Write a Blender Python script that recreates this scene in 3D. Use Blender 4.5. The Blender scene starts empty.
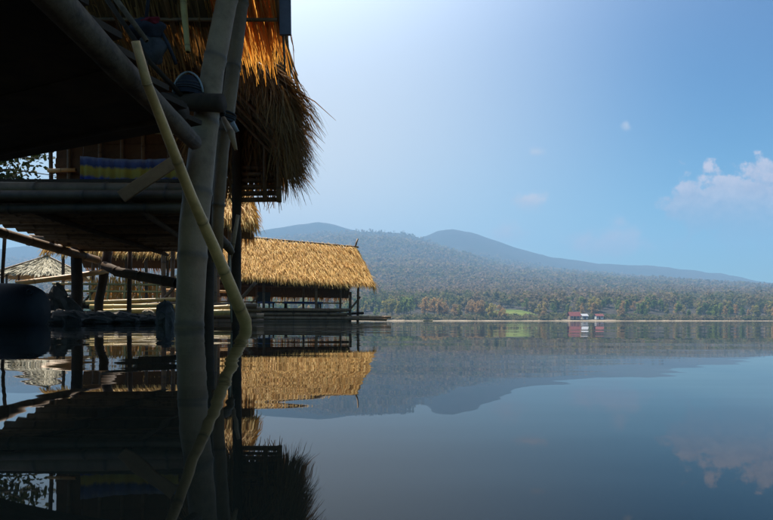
import bpy, math, random
import numpy as np
from mathutils import Vector, Matrix

random.seed(11)
rng = np.random.default_rng(11)
R = math.radians
scene = bpy.context.scene
COL = scene.collection

# ------------------------------------------------------------------ camera
F = 552.0            # focal length in photo pixels (photo 773 x 520)
CX, CY = 386.5, 321.0
CAM_H = 0.03         # the lens floats just above the water
cam_d = bpy.data.cameras.new('camera')
cam = bpy.data.objects.new('camera', cam_d)
COL.objects.link(cam)
cam.location = (0, 0, CAM_H)
cam.rotation_euler = (R(90), 0, 0)
cam_d.sensor_width = 36
cam_d.lens = 36 * F / 773
cam_d.shift_y = (CY - 260) / 773
cam_d.clip_start = 0.01
cam_d.clip_end = 20000
scene.camera = cam

SUN_AZ, SUN_EL = -28.0, 58.0      # degrees right of straight ahead, above horizon

# ------------------------------------------------------------------ node helpers
class NT:
    def __init__(s, tree):
        s.t = tree; s.n = tree.nodes; s.l = tree.links
    def node(s, typ, **kw):
        n = s.n.new(typ)
        for k, v in kw.items(): setattr(n, k, v)
        return n
    def put(s, sock, v):
        if hasattr(v, 'is_output') or isinstance(v, bpy.types.NodeSocket): s.l.new(v, sock)
        else: sock.default_value = v
    def math(s, op, a, b=0.0, c=None, clamp=False):
        n = s.node('ShaderNodeMath', operation=op, use_clamp=clamp)
        s.put(n.inputs[0], a); s.put(n.inputs[1], b)
        if c is not None: s.put(n.inputs[2], c)
        return n.outputs[0]
    def smooth(s, x, a, b, lo=0.0, hi=1.0):
        n = s.node('ShaderNodeMapRange', interpolation_type='SMOOTHSTEP')
        for i, v in enumerate((x, a, b, lo, hi)): s.put(n.inputs[i], v)
        return n.outputs[0]
    def mix(s, f, a, b, blend='MIX'):
        n = s.node('ShaderNodeMix', data_type='RGBA', blend_type=blend)
        s.put(n.inputs[0], f); s.put(n.inputs[6], a); s.put(n.inputs[7], b)
        return n.outputs[2]
    def noise(s, vec, scale, detail=4.0, rough=0.55, dist=0.0):
        n = s.node('ShaderNodeTexNoise')
        if vec is not None: s.put(n.inputs['Vector'], vec)
        n.inputs['Scale'].default_value = scale; n.inputs['Detail'].default_value = detail
        n.inputs['Roughness'].default_value = rough; n.inputs['Distortion'].default_value = dist
        return n.outputs[0]
    def mapping(s, vec, scale=(1, 1, 1), loc=(0, 0, 0)):
        n = s.node('ShaderNodeMapping'); s.put(n.inputs[0], vec)
        n.inputs['Scale'].default_value = scale; n.inputs['Location'].default_value = loc
        return n.outputs[0]
    def ramp(s, f, stops):
        n = s.node('ShaderNodeValToRGB'); s.put(n.inputs[0], f)
        e = n.color_ramp.elements
        while len(e) < len(stops): e.new(0.5)
        for k, (p, c) in enumerate(stops): e[k].position = p; e[k].color = (*c, 1)
        return n.outputs[0]

# ------------------------------------------------------------------ world
world = bpy.data.worlds.new('World'); scene.world = world
world.use_nodes = True
w = NT(world.node_tree); w.n.clear()
sky = w.node('ShaderNodeTexSky', sky_type='NISHITA', sun_disc=False, sun_elevation=R(SUN_EL),
             sun_rotation=R(SUN_AZ), altitude=300, air_density=1.0, dust_density=0.9, ozone_density=1.5)
tc = w.node('ShaderNodeTexCoord').outputs['Generated']
sx = w.node('ShaderNodeSeparateXYZ'); w.l.new(tc, sx.inputs[0])
dx, dy, dz = sx.outputs
# clear-day grade of the sky: each channel follows a power of the physical sky
srgb = w.node('ShaderNodeSeparateColor'); w.l.new(sky.outputs[0], srgb.inputs[0])
scmb = w.node('ShaderNodeCombineColor')
for k_, (g_, p_, c_) in enumerate(((.007, 4.0, 8.0), (.088, 2.6, 14.0), (.30, 1.7, 30.0))):
    x_ = w.math('MULTIPLY', w.math('POWER', srgb.outputs[k_], p_), g_)
    w.l.new(w.math('DIVIDE', x_, w.math('MULTIPLY_ADD', x_, 1.0 / c_, 1.0)), scmb.inputs[k_])
skycol = scmb.outputs[0]
# bright aureole that thin high dust throws round the sun
vd = w.node('ShaderNodeVectorMath', operation='DOT_PRODUCT'); w.l.new(tc, vd.inputs[0])
vd.inputs[1].default_value = (math.sin(R(SUN_AZ)) * math.cos(R(SUN_EL)), math.cos(R(SUN_AZ)) * math.cos(R(SUN_EL)), math.sin(R(SUN_EL)))
aur = w.math('MULTIPLY', w.math('POWER', w.math('MAXIMUM', vd.outputs['Value'], 0.0), 8.0), 34.0)
aur = w.math('MINIMUM', aur, 10.0)
aurc = w.node('ShaderNodeCombineXYZ')
for k_, f_ in enumerate((1.0, .97, .93)): w.l.new(w.math('MULTIPLY', aur, f_), aurc.inputs[k_])
skycol = w.mix(1.0, skycol, aurc.outputs[0], 'ADD')
# distant clouds: direction on the sky sphere, tangent-plane coordinates about the lake's far shore
dyc = w.math('MAXIMUM', dy, 0.05)
u = w.math('DIVIDE', dx, dyc); v = w.math('DIVIDE', dz, dyc)
front = w.smooth(dy, 0.05, 0.2)
comb = w.node('ShaderNodeCombineXYZ'); w.l.new(u, comb.inputs[0]); w.l.new(v, comb.inputs[1])
uv = comb.outputs[0]
n_big = w.noise(uv, 16, 6, 0.6)
n_fine = w.noise(uv, 55, 5, 0.6)
n_lump = w.node('ShaderNodeTexVoronoi', feature='SMOOTH_F1'); w.l.new(w.mapping(uv, (1, 1.1, 1)), n_lump.inputs['Vector'])
n_lump.inputs['Scale'].default_value = 26; n_lump.inputs['Smoothness'].default_value = 0.35
lump = n_lump.outputs[0]
def cloud(col, u0, v0, a, b, soft, dens, base_fade, hi, lo):
    du = w.math('DIVIDE', w.math('SUBTRACT', u, u0), a)
    dv = w.math('DIVIDE', w.math('SUBTRACT', v, v0), b)
    r = w.math('SQRT', w.math('ADD', w.math('MULTIPLY', du, du), w.math('MULTIPLY', dv, dv)))
    f = w.math('SUBTRACT', 1.0, r)
    f = w.math('ADD', f, w.math('MULTIPLY', w.math('SUBTRACT', n_big, 0.5), 1.5))
    f = w.math('ADD', f, w.math('MULTIPLY', w.math('SUBTRACT', n_fine, 0.5), 0.7))
    f = w.math('ADD', f, w.math('MULTIPLY', w.math('SUBTRACT', 0.45, lump), 0.55))
    m = w.smooth(f, 0.12, 0.12 + soft)
    m = w.math('MULTIPLY', m, w.smooth(dv, -1.0, base_fade))     # ragged base melting into the haze
    m = w.math('MULTIPLY', w.math('MULTIPLY', m, dens), front)
    shade = w.smooth(w.math('ADD', dv, w.math('MULTIPLY', w.math('SUBTRACT', n_fine, 0.5), 1.6)), -0.5, 0.75)
    c = w.mix(shade, (*lo, 1), (*hi, 1))
    return w.mix(m, col, c)
# thin pale veil of high cloud on the sunward side
vu = w.math('DIVIDE', w.math('SUBTRACT', u, -.26), .72); vv = w.math('DIVIDE', w.math('SUBTRACT', v, .24), .44)
vr = w.math('SQRT', w.math('ADD', w.math('MULTIPLY', vu, vu), w.math('MULTIPLY', vv, vv)))
vn = w.noise(uv, 2.2, 3, .5)
vm = w.math('MULTIPLY', w.smooth(w.math('ADD', vr, w.math('MULTIPLY', w.math('SUBTRACT', vn, .5), .05)), 1.3, -.1), .9)
skycol = w.mix(w.math('MULTIPLY', vm, front), skycol, (8.6, 8.3, 8.1, 1))
HI = (7.6, 6.1, 6.3); LO = (2.8, 2.8, 4.2)
skycol = cloud(skycol, 0.640, 0.200, 0.165, 0.115, 0.26, 0.90, 0.75, HI, LO)
skycol = cloud(skycol, 0.700, 0.255, 0.085, 0.060, 0.26, 0.85, 0.6, HI, LO)
skycol = cloud(skycol, 0.262, 0.215, 0.045, 0.030, 0.45, 0.80, 0.2, (7.6, 6.4, 6.3), (5.2, 5.2, 6))
skycol = cloud(skycol, 0.275, 0.306, 0.026, 0.020, 0.6, 0.6, 0.2, (7.4, 6.6, 6.6), (5, 5.2, 6))
skycol = cloud(skycol, 0.434, 0.352, 0.014, 0.016, 0.6, 0.7, 0.2, (7.0, 6.6, 6.6), (5, 5.2, 6))
skycol = cloud(skycol, 0.405, 0.135, 0.115, 0.060, 0.8, 0.65, 0.3, (7.0, 5.5, 5.8), (5, 4.4, 5.2))
skycol = cloud(skycol, 0.225, 0.155, 0.055, 0.035, 0.8, 0.6, 0.3, (7.2, 5.8, 6.0), (5, 4.6, 5.4))
bg = w.node('ShaderNodeBackground'); w.l.new(skycol, bg.inputs[0]); bg.inputs[1].default_value = 0.06
wo = w.node('ShaderNodeOutputWorld'); w.l.new(bg.outputs[0], wo.inputs[0])

# ------------------------------------------------------------------ sun
sun_d = bpy.data.lights.new('sun', 'SUN'); sun = bpy.data.objects.new('sun', sun_d); COL.objects.link(sun)
sun_d.energy = 5.0; sun_d.angle = R(0.53); sun_d.color = (1.0, 0.92, 0.79)
sdir = Vector((math.sin(R(SUN_AZ)) * math.cos(R(SUN_EL)), math.cos(R(SUN_AZ)) * math.cos(R(SUN_EL)), math.sin(R(SUN_EL))))
sun.rotation_euler = sdir.to_track_quat('Z', 'Y').to_euler()
sun.location = sdir * 60

vs = scene.view_settings
vs.view_transform = 'Standard'; vs.look = 'None'; vs.gamma = 1; vs.use_curve_mapping = False
vs.exposure = 1.0
scene.cycles.use_denoising = True
scene.cycles.max_bounces = 8
scene.cycles.volume_bounces = 0
scene.cycles.transparent_max_bounces = 8

# ------------------------------------------------------------------ object helpers
def P(px, py, d):
    """World point seen at photo pixel (px, py) and standing d metres ahead."""
    return Vector(((px - CX) / F * d, d, CAM_H + (CY - py) / F * d))

def tag(o, label=None, cat=None, group=None, kind=None):
    if label: o['label'] = label
    if cat: o['category'] = cat
    if group: o['group'] = group
    if kind: o['kind'] = kind
    return o

def thing(name, loc, label, cat, group=None, rz=0.0):
    o = bpy.data.objects.new(name, None); COL.objects.link(o)
    o.location = loc; o.rotation_euler = (0, 0, rz); o.empty_display_size = 0.2
    return tag(o, label, cat, group)

def link(name, me, mat, parent=None):
    o = bpy.data.objects.new(name, me); COL.objects.link(o)
    if mat is not None and not me.materials: me.materials.append(mat)
    if parent is not None: o.parent = parent
    return o

def mesh(name, V, Fc, smooth=False, attrs=None):
    me = bpy.data.meshes.new(name)
    me.from_pydata([tuple(p) for p in V], [], [tuple(f) for f in Fc])
    if attrs:
        for k, a in attrs.items():
            at = me.attributes.new(k, 'FLOAT', 'POINT'); at.data.foreach_set('value', np.asarray(a, dtype=np.float32))
    if smooth: me.polygons.foreach_set('use_smooth', [True] * len(me.polygons))
    me.update()
    return me

def part(name, VF, mat, parent, smooth=False, local=False, kind=None):
    """Mesh given in world coordinates, hung under an unrotated root (local=True: already in root space)."""
    V, Fc = VF[0], VF[1]; attrs = VF[2] if len(VF) > 2 else None
    A = np.asarray([tuple(p) for p in V], dtype=float)
    off = np.zeros(3)
    if parent is not None and not local:
        q = parent
        while q is not None: off += np.array(q.location); q = q.parent
    A = A - off
    c = A.mean(0)
    o = link(name, mesh(name, A - c, Fc, smooth, attrs), mat, parent)
    o.location = c
    if kind: o['kind'] = kind
    return o

def join(*parts):
    V, Fc, at = [], [], {}
    for p in parts:
        b = len(V); V += list(p[0]); Fc += [tuple(i + b for i in f) for f in p[1]]
        if len(p) > 2:
            for k, a in p[2].items(): at.setdefault(k, []).extend(list(a))
    return (V, Fc, at) if at else (V, Fc)

def frame_of(d):
    d = d.normalized()
    a = Vector((0, 0, 1)) if abs(d.z) < 0.9 else Vector((1, 0, 0))
    s = d.cross(a).normalized(); t = s.cross(d).normalized()
    return s, t

def bamboo(pts, rads, spacing=0.3, sides=10, swell=1.13, wob=0.0, hollow=True):
    """Jointed cane along a poly-line, rings swollen at the nodes."""
    pts = [Vector(p) for p in pts]
    if len(rads) != len(pts): rads = np.interp(np.linspace(0, 1, len(pts)), np.linspace(0, 1, len(rads)), rads)
    L = [0.0]
    for a, b in zip(pts, pts[1:]): L.append(L[-1] + (b - a).length)
    tot = L[-1]
    def at(s):
        X = [float(np.interp(s, L, [p[k] for p in pts])) for k in range(3)]
        return Vector(X), float(np.interp(s, L, rads))
    st = [(0, 1, 0), (tot, 1, 0)]
    st += [(l, 1, 0) for l in L[1:-1]]
    if spacing:
        s = spacing * random.uniform(0.3, 0.9)
        while s < tot - 0.02:
            r = at(s)[1]
            e = min(max(r * 0.28, 0.004), spacing * .2)
            st += [(s - 2.5 * e, 1, 0.15), (s - e, 1.03, .5), (s - .2 * e, swell, 1), (s + .4 * e, swell * .96, 1), (s + 1.1 * e, 1.0, .4), (s + 3 * e, 1, .1)]
            s += spacing * random.uniform(0.85, 1.15)
    n = max(2, int(tot / 0.25)) if wob else 2
    st += [(tot * k / n, 1, 0) for k in range(1, n)]
    st = sorted([q for q in st if 0 <= q[0] <= tot])
    V, Fc, node, along = [], [], [], []
    sref = None
    ph = random.uniform(0, 9)
    for i, (s, k, nd) in enumerate(st):
        p, r = at(s)
        a, _ = at(max(0, s - .03)); b, _ = at(min(tot, s + .03))
        fs, ft = frame_of(b - a)
        if sref is not None and fs.dot(sref) < 0: fs, ft = -fs, -ft
        sref = fs
        if wob: p = p + fs * (wob * math.sin(s * 3.1 + ph)) + ft * (wob * math.sin(s * 2.3 + ph * 2))
        for j in range(sides):
            an = 2 * math.pi * j / sides
            V.append(p + (fs * math.cos(an) + ft * math.sin(an)) * r * k); node.append(nd); along.append(s)
    m = len(st)
    for i in range(m - 1):
        for j in range(sides):
            a = i * sides + j; b = i * sides + (j + 1) % sides
            Fc.append((a, b, b + sides, a + sides))
    for base, rev in ((0, True), ((m - 1) * sides, False)):
        if not hollow:
            Fc.append(tuple(base + j for j in (range(sides) if not rev else range(sides - 1, -1, -1)))); continue
        p = sum((V[base + j] for j in range(sides)), Vector()) / sides
        d = (pts[1] - pts[0]).normalized() if rev else (pts[-2] - pts[-1]).normalized()
        b2 = len(V)
        for j in range(sides):
            V.append(p + (V[base + j] - p) * .78); node.append(.2); along.append(along[base])
        b3 = len(V)
        rr = (V[base] - p).length
        for j in range(sides):
            V.append(p + (V[base + j] - p) * .74 + d * rr * 1.2); node.append(1); along.append(along[base])
        for j in range(sides):
            k = (j + 1) % sides
            Fc.append((base + j, b2 + j, b2 + k, base + k) if rev else (base + k, b2 + k, b2 + j, base + j))
            Fc.append((b2 + j, b3 + j, b3 + k, b2 + k))
        Fc.append(tuple(b3 + j for j in range(sides)))
    return V, Fc, {'node': node, 'along': along}

def log(pts, rads, sides=10, rough=.06):
    V, Fc, A = bamboo(pts, rads, spacing=0, sides=sides, wob=0.0001, hollow=False)
    V = [p + Vector((random.uniform(-1, 1), random.uniform(-1, 1), random.uniform(-1, 1))) * rough * float(np.mean(rads)) for p in V]
    return V, Fc, A

def box(c, sx, sy, sz, M=None, bev=0.12):
    """Box with chamfered long edges (octagonal section along its longest axis)."""
    dims = [sx, sy, sz]; k = int(np.argmax(dims)); i, j = [q for q in range(3) if q != k]
    h = [q / 2 for q in dims]; b = min(dims[i], dims[j]) * bev
    sec = [(h[i] - b, h[j]), (h[i], h[j] - b), (h[i], -h[j] + b), (h[i] - b, -h[j]), (-h[i] + b, -h[j]), (-h[i], -h[j] + b), (-h[i], h[j] - b), (-h[i] + b, h[j])]
    V = []
    for s in (-1, 1):
        for a, bb in sec:
            q = [0, 0, 0]; q[k] = s * h[k]; q[i] = a; q[j] = bb
            V.append(Vector(q))
    if M is not None: V = [M @ q for q in V]
    V = [q + Vector(c) for q in V]
    Fc = [(a, (a + 1) % 8, 8 + (a + 1) % 8, 8 + a) for a in range(8)] + [tuple(range(7, -1, -1)), tuple(range(8, 16))]
    return V, Fc

def board(p0, p1, width, thick, up=Vector((0, 0, 1)), taper=1.0):
    p0, p1 = Vector(p0), Vector(p1); d = (p1 - p0).normalized()
    t = d.cross(up).normalized(); n = t.cross(d).normalized()
    V = []
    for q, k in ((p0, 1), (p1, taper)):
        for a, b in ((1, .8), (.9, 1), (-.9, 1), (-1, .8), (-1, -.8), (-.9, -1), (.9, -1), (1, -.8)):
            V.append(q + n * (width * .5 * a * k) + t * (thick * .5 * b))
    Fc = [(a, (a + 1) % 8, 8 + (a + 1) % 8, 8 + a) for a in range(8)] + [tuple(range(7, -1, -1)), tuple(range(8, 16))]
    return V, Fc

def ring(c, axis, r, tube, turns=3, n=14, m=6):
    """Rope lashing: a few stacked turns."""
    c = Vector(c); axis = Vector(axis).normalized(); s, t = frame_of(axis)
    V, Fc = [], []
    for k in range(turns):
        cc = c + axis * (k - (turns - 1) / 2) * tube * 1.9
        b = len(V); rr = r * random.uniform(.98, 1.06); tilt = random.uniform(-.15, .15)
        for i in range(n):
            a = 2 * math.pi * i / n
            e = (s * math.cos(a) + t * math.sin(a)); o = cc + e * rr + axis * (tilt * rr * math.cos(a))
            for j in range(m):
                q = 2 * math.pi * j / m
                V.append(o + e * tube * math.cos(q) + axis * tube * math.sin(q))
        for i in range(n):
            for j in range(m):
                Fc.append((b + i * m + j, b + i * m + (j + 1) % m, b + ((i + 1) % n) * m + (j + 1) % m, b + ((i + 1) % n) * m + j))
    return V, Fc

def blades(root, d, length, width, droop=0.15, flat=None):
    """Straw blades: arrays root (n,3), d (n,3) unit, length (n), width (n)."""
    n = len(root)
    length = np.broadcast_to(length, (n,)); width = np.broadcast_to(width, (n,))
    d = d / np.linalg.norm(d, axis=1, keepdims=True)
    rnd = rng.normal(size=(n, 3))
    if flat is not None: rnd = np.cross(d, np.broadcast_to(flat, (n, 3))) + 0.45 * rnd
    s = np.cross(d, np.cross(rnd, d)); s /= np.linalg.norm(s, axis=1, keepdims=True) + 1e-9
    mid = root + d * (length * .55)[:, None]
    g = np.zeros((n, 3)); g[:, 2] = -1
    d2 = d + g * droop + rng.normal(size=(n, 3)) * .10
    d2 /= np.linalg.norm(d2, axis=1, keepdims=True)
    tip = mid + d2 * (length * .45)[:, None]
    w_ = width[:, None] * .5
    V = np.stack([root - s * w_, root + s * w_, mid + s * w_ * .85, mid - s * w_ * .85, tip + s * w_ * .22, tip - s * w_ * .22], 1).reshape(-1, 3)
    b = np.arange(n)[:, None] * 6
    Fq = np.concatenate([b + np.array([0, 1, 2, 3]), b + np.array([3, 2, 4, 5])], 0)
    tint = np.repeat(rng.random(n), 6)
    return V, Fq.tolist(), {'tint': tint}

def thatch(A, B, C, D, rows, per, length, width, lift=.12, spread=.16, droop=.2, jag=.05, thick=.03, skip_top=0.0):
    """Rows of straw on the quad A(top left) B(top right) C(bottom right) D(bottom left)."""
    A, B, C, D = [np.array(q, float) for q in (A, B, C, D)]
    N = np.cross(B - A, D - A); N /= np.linalg.norm(N)
    if N[2] < 0: N = -N
    out = []
    for r in range(rows):
        t = skip_top + (1 - skip_top) * (r + .5) / rows
        t = np.clip(t + rng.normal(size=per) * .5 / rows, -.02, 1.0)
        s = rng.random(per)
        p = (A[None] * (1 - s)[:, None] + B[None] * s[:, None]) * (1 - t)[:, None] + (D[None] * (1 - s)[:, None] + C[None] * s[:, None]) * t[:, None]
        down = (D - A)[None] * (1 - s)[:, None] + (C - B)[None] * s[:, None]
        down = down / np.linalg.norm(down, axis=1, keepdims=True)
        p = p + N * (rng.random(per) * thick)[:, None]
        d = down + N[None] * (rng.random(per) * lift)[:, None] + rng.normal(size=(per, 3)) * spread * .5
        p = p - down * (length * .5 * rng.random(per))[:, None]
        out.append(blades(p, d, length * rng.uniform(.6, 1.25, per), width * rng.uniform(.6, 1.5, per), droop, N))
    return join_np(out)

def join_np(lst):
    V, Fc, T, b = [], [], [], 0
    for v_, f_, a_ in lst:
        V.append(np.asarray(v_)); Fc.append(np.asarray(f_) + b); T.append(np.asarray(a_['tint'])); b += len(v_)
    return np.concatenate(V), np.concatenate(Fc).tolist(), {'tint': np.concatenate(T)}

def copy_tree(o, parent=None):
    c = o.copy(); COL.objects.link(c); c.parent = parent
    for ch in o.children: copy_tree(ch, c)
    return c

# ------------------------------------------------------------------ materials
def mat_base(name):
    m = bpy.data.materials.new(name); m.use_nodes = True
    nt = NT(m.node_tree); nt.n.clear()
    out = nt.node('ShaderNodeOutputMaterial')
    b = nt.node('ShaderNodeBsdfPrincipled'); nt.l.new(b.outputs[0], out.inputs[0])
    return m, nt, b, out

def M_cane(name, base, dark, gloss=.45, streak=1.0, bump=.0035):
    m, nt, b, out = mat_base(name)
    g = nt.node('ShaderNodeTexCoord').outputs['Object']
    nd = nt.node('ShaderNodeAttribute', attribute_name='node').outputs['Fac']
    al = nt.node('ShaderNodeAttribute', attribute_name='along').outputs['Fac']
    rnd = nt.node('ShaderNodeObjectInfo').outputs['Random']
    n1 = nt.noise(g, 9, 6, .65)
    n2 = nt.noise(g, 55, 4, .6)
    n3 = nt.noise(g, 2.2, 3, .5)
    c = nt.mix(nt.smooth(n1, .35, .72), (*base, 1), (*dark, 1))
    c = nt.mix(nt.math('MULTIPLY', nt.smooth(n2, .5, .8), .5 * streak), c, tuple(x * .55 for x in base) + (1,))
    c = nt.mix(nt.math('MULTIPLY', nt.smooth(n3, .45, .75), .45), c, tuple(min(1, x * 1.5) for x in base) + (1,))
    c = nt.mix(nt.math('MULTIPLY', nd, .65), c, tuple(x * .4 for x in dark) + (1,))
    hv = nt.node('ShaderNodeHueSaturation'); nt.l.new(c, hv.inputs['Color'])
    nt.put(hv.inputs['Value'], nt.math('MULTIPLY_ADD', rnd, .6, .7))
    nt.l.new(hv.outputs[0], b.inputs['Base Color'])
    nt.put(b.inputs['Roughness'], nt.math('MULTIPLY_ADD', n1, .35, gloss))
    bp = nt.node('ShaderNodeBump'); bp.inputs['Distance'].default_value = bump; bp.inputs['Strength'].default_value = .8
    nt.l.new(nt.math('ADD', n1, nt.math('MULTIPLY', n2, .6)), bp.inputs['Height']); nt.l.new(bp.outputs[0], b.inputs['Normal'])
    return m

def M_straw(name, lo, mid, hi, trans=.3):
    m, nt, b, out = mat_base(name)
    t = nt.node('ShaderNodeAttribute', attribute_name='tint').outputs['Fac']
    g = nt.node('ShaderNodeTexCoord').outputs['Object']
    n = nt.noise(g, 2.3, 4, .6)
    f = nt.math('ADD', nt.math('MULTIPLY', t, .75), nt.math('MULTIPLY', n, .35), clamp=True)
    c = nt.ramp(f, [(.08, lo), (.45, mid), (.95, hi)])
    nt.l.new(c, b.inputs['Base Color']); b.inputs['Roughness'].default_value = .7
    b.inputs['Specular IOR Level'].default_value = .25
    tr = nt.node('ShaderNodeBsdfTranslucent'); nt.l.new(nt.mix(1, c, (1.0, .78, .5, 1), 'MULTIPLY'), tr.inputs[0])
    mx = nt.node('ShaderNodeMixShader'); mx.inputs[0].default_value = trans
    nt.l.new(b.outputs[0], mx.inputs[1]); nt.l.new(tr.outputs[0], mx.inputs[2]); nt.l.new(mx.outputs[0], out.inputs[0])
    return m

def M_plain(name, a, c2, scale=8, rough=.8, stretch=(1, 1, 1), bump=.003, spec=.3):
    m, nt, b, out = mat_base(name)
    g = nt.mapping(nt.node('ShaderNodeTexCoord').outputs['Object'], stretch)
    n1 = nt.noise(g, scale, 6, .62); n2 = nt.noise(g, scale * 6, 3, .6)
    f = nt.math('ADD', nt.math('MULTIPLY', n1, .75), nt.math('MULTIPLY', n2, .25))
    c = nt.mix(nt.smooth(f, .33, .68), (*a, 1), (*c2, 1))
    hv = nt.node('ShaderNodeHueSaturation'); nt.l.new(c, hv.inputs['Color'])
    nt.put(hv.inputs['Value'], nt.math('MULTIPLY_ADD', nt.node('ShaderNodeObjectInfo').outputs['Random'], .4, .8))
    nt.l.new(hv.outputs[0], b.inputs['Base Color'])
    b.inputs['Roughness'].default_value = rough; b.inputs['Specular IOR Level'].default_value = spec
    bp = nt.node('ShaderNodeBump'); bp.inputs['Distance'].default_value = bump; bp.inputs['Strength'].default_value = .8
    nt.l.new(f, bp.inputs['Height']); nt.l.new(bp.outputs[0], b.inputs['Normal'])
    return m

MAT = dict(
    cane_grey=M_cane('weathered_grey_cane', (.34, .19, .085), (.175, .094, .04)),
    cane_tan=M_cane('tan_cane', (.72, .37, .12), (.46, .23, .07), .35),
    cane_brown=M_cane('brown_cane', (.19, .10, .036), (.10, .052, .019)),
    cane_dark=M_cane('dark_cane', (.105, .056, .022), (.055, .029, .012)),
    cane_gold=M_cane('golden_cane', (.50, .34, .10), (.36, .22, .06), .35),
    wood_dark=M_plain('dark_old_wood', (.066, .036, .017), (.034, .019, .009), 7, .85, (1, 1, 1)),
    wood_log=M_plain('grey_log', (.19, .12, .065), (.06, .036, .019), 11, .8, bump=.009),
    wall_board=M_plain('brown_wall_board', (.13, .065, .028), (.085, .042, .018), 6, .8),  # even brown, darker than the plank
    plank=M_plain('brown_plank', (.36, .17, .065), (.24, .11, .04), 6, .75),
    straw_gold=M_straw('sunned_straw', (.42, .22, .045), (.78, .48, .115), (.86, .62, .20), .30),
    straw_brown=M_straw('old_shaded_straw', (.09, .05, .018), (.22, .125, .045), (.36, .21, .075), .22),  # aged straw, with the shade on unlit thatch put into the colour
    straw_backlit=M_straw('backlit_straw', (.30, .14, .03), (.60, .33, .08), (.74, .47, .14), .62),  # lightened copy of the eave straw; sun coming through is in the colour
    straw_grey=M_straw('grey_straw', (.24, .21, .14), (.42, .37, .24), (.56, .50, .34), .1),
    straw_under=M_straw('shaded_straw_lining', (.06, .035, .014), (.10, .06, .024), (.15, .09, .035), 0.0),  # straw darkened further; shade beneath the roofs is in the colour
    rope=M_plain('pale_rope', (.34, .28, .18), (.20, .15, .09), 40, .9),
    rope_dark=M_plain('dark_rope', (.05, .045, .04), (.03, .027, .025), 40, .9),
    black_plastic=M_plain('dark_plastic', (.008, .009, .012), (.012, .013, .016), 5, .7, bump=.001, spec=.3),
    rock=M_plain('wet_rock', (.085, .07, .055), (.04, .033, .027), 6, .8, bump=.02),
    rock_pale=M_plain('pale_rock', (.42, .33, .22), (.28, .21, .13), 6, .85, bump=.02),
    cloth_dark=M_plain('dark_cloth', (.022, .020, .024), (.035, .03, .034), 20, .95),
    cloth_red=M_plain('red_cloth', (.20, .010, .016), (.12, .007, .011), 20, .9),
    cloth_grey=M_plain('grey_cloth', (.075, .064, .058), (.045, .038, .035), 20, .95),
    white=M_plain('white_plastic', (.40, .38, .34), (.3, .28, .25), 15, .5),
    blue=M_plain('blue_paint', (.05, .08, .22), (.03, .05, .15), 8, .55),
    board_violet=M_plain('slate_board', (.16, .145, .16), (.11, .10, .11), 8, .8),
    leaf=None,
)

# water -------------------------------------------------------------------
def M_water():
    m, nt, b, out = mat_base('lake_water')
    b.inputs['Base Color'].default_value = (.010, .013, .010, 1)
    b.inputs['Roughness'].default_value = .012; b.inputs['IOR'].default_value = 1.333
    g = nt.node('ShaderNodeNewGeometry').outputs['Position']
    n1 = nt.noise(nt.mapping(g, (1.0, 2.2, 1)), 1.3, 2, .5)
    n2 = nt.noise(nt.mapping(g, (1.0, 2.6, 1), (4, 1, 0)), 6.5, 2, .5)
    n3 = nt.noise(nt.mapping(g, (1, 1.8, 1), (1, 7, 0)), .16, 3, .5)
    breeze = nt.noise(nt.mapping(g, (.25, 1.0, 1)), .12, 2, .5)
    br = nt.smooth(breeze, .42, .62, .35, 1.0)
    h = nt.math('ADD', nt.math('MULTIPLY', n1, .0052), nt.math('MULTIPLY', n2, .0005))
    h = nt.math('ADD', nt.math('MULTIPLY', h, br), nt.math('MULTIPLY', n3, .03))
    bp = nt.node('ShaderNodeBump'); bp.inputs['Distance'].default_value = 1.0; bp.inputs['Strength'].default_value = 1.0
    nt.l.new(h, bp.inputs['Height']); nt.l.new(bp.outputs[0], b.inputs['Normal'])
    return m
MAT['water'] = M_water()

# land --------------------------------------------------------------------
def M_land():
    m, nt, b, out = mat_base('dry_forest_floor')
    g = nt.node('ShaderNodeNewGeometry').outputs['Position']
    sp = nt.node('ShaderNodeSeparateXYZ'); nt.l.new(g, sp.inputs[0])
    n1 = nt.noise(g, .012, 6, .6); n2 = nt.noise(g, .08, 5, .65)
    f = nt.math('ADD', nt.math('MULTIPLY', n1, .5), nt.math('MULTIPLY', n2, .5))
    c = nt.ramp(f, [(.36, (.035, .045, .03)), (.48, (.05, .047, .04)), (.62, (.07, .055, .05))])
    # grass clearing by the shore
    e = nt.math('ADD', nt.math('POWER', nt.math('DIVIDE', nt.math('SUBTRACT', sp.outputs[0], 88), 17.0), 2.0),
                nt.math('POWER', nt.math('DIVIDE', nt.math('SUBTRACT', sp.outputs[1], 388), 30.0), 2.0))
    c = nt.mix(nt.smooth(nt.math('ADD', e, nt.math('MULTIPLY', n2, .8)), 1.5, 1.1), c, nt.mix(nt.smooth(n2, .35, .65), (.085, .13, .03, 1), (.16, .19, .05, 1)))
    sand = nt.mix(nt.smooth(n2, .3, .7), (.34, .28, .20, 1), (.24, .19, .13, 1))
    c = nt.mix(nt.smooth(sp.outputs[2], 1.0, .6), c, sand)
    nt.l.new(c, b.inputs['Base Color']); b.inputs['Roughness'].default_value = 1.0; b.inputs['Specular IOR Level'].default_value = .05
    bp = nt.node('ShaderNodeBump'); bp.inputs['Distance'].default_value = 6.0; bp.inputs['Strength'].default_value = .9
    nt.l.new(n2, bp.inputs['Height']); nt.l.new(bp.outputs[0], b.inputs['Normal'])
    return m
MAT['land'] = M_land()

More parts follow.
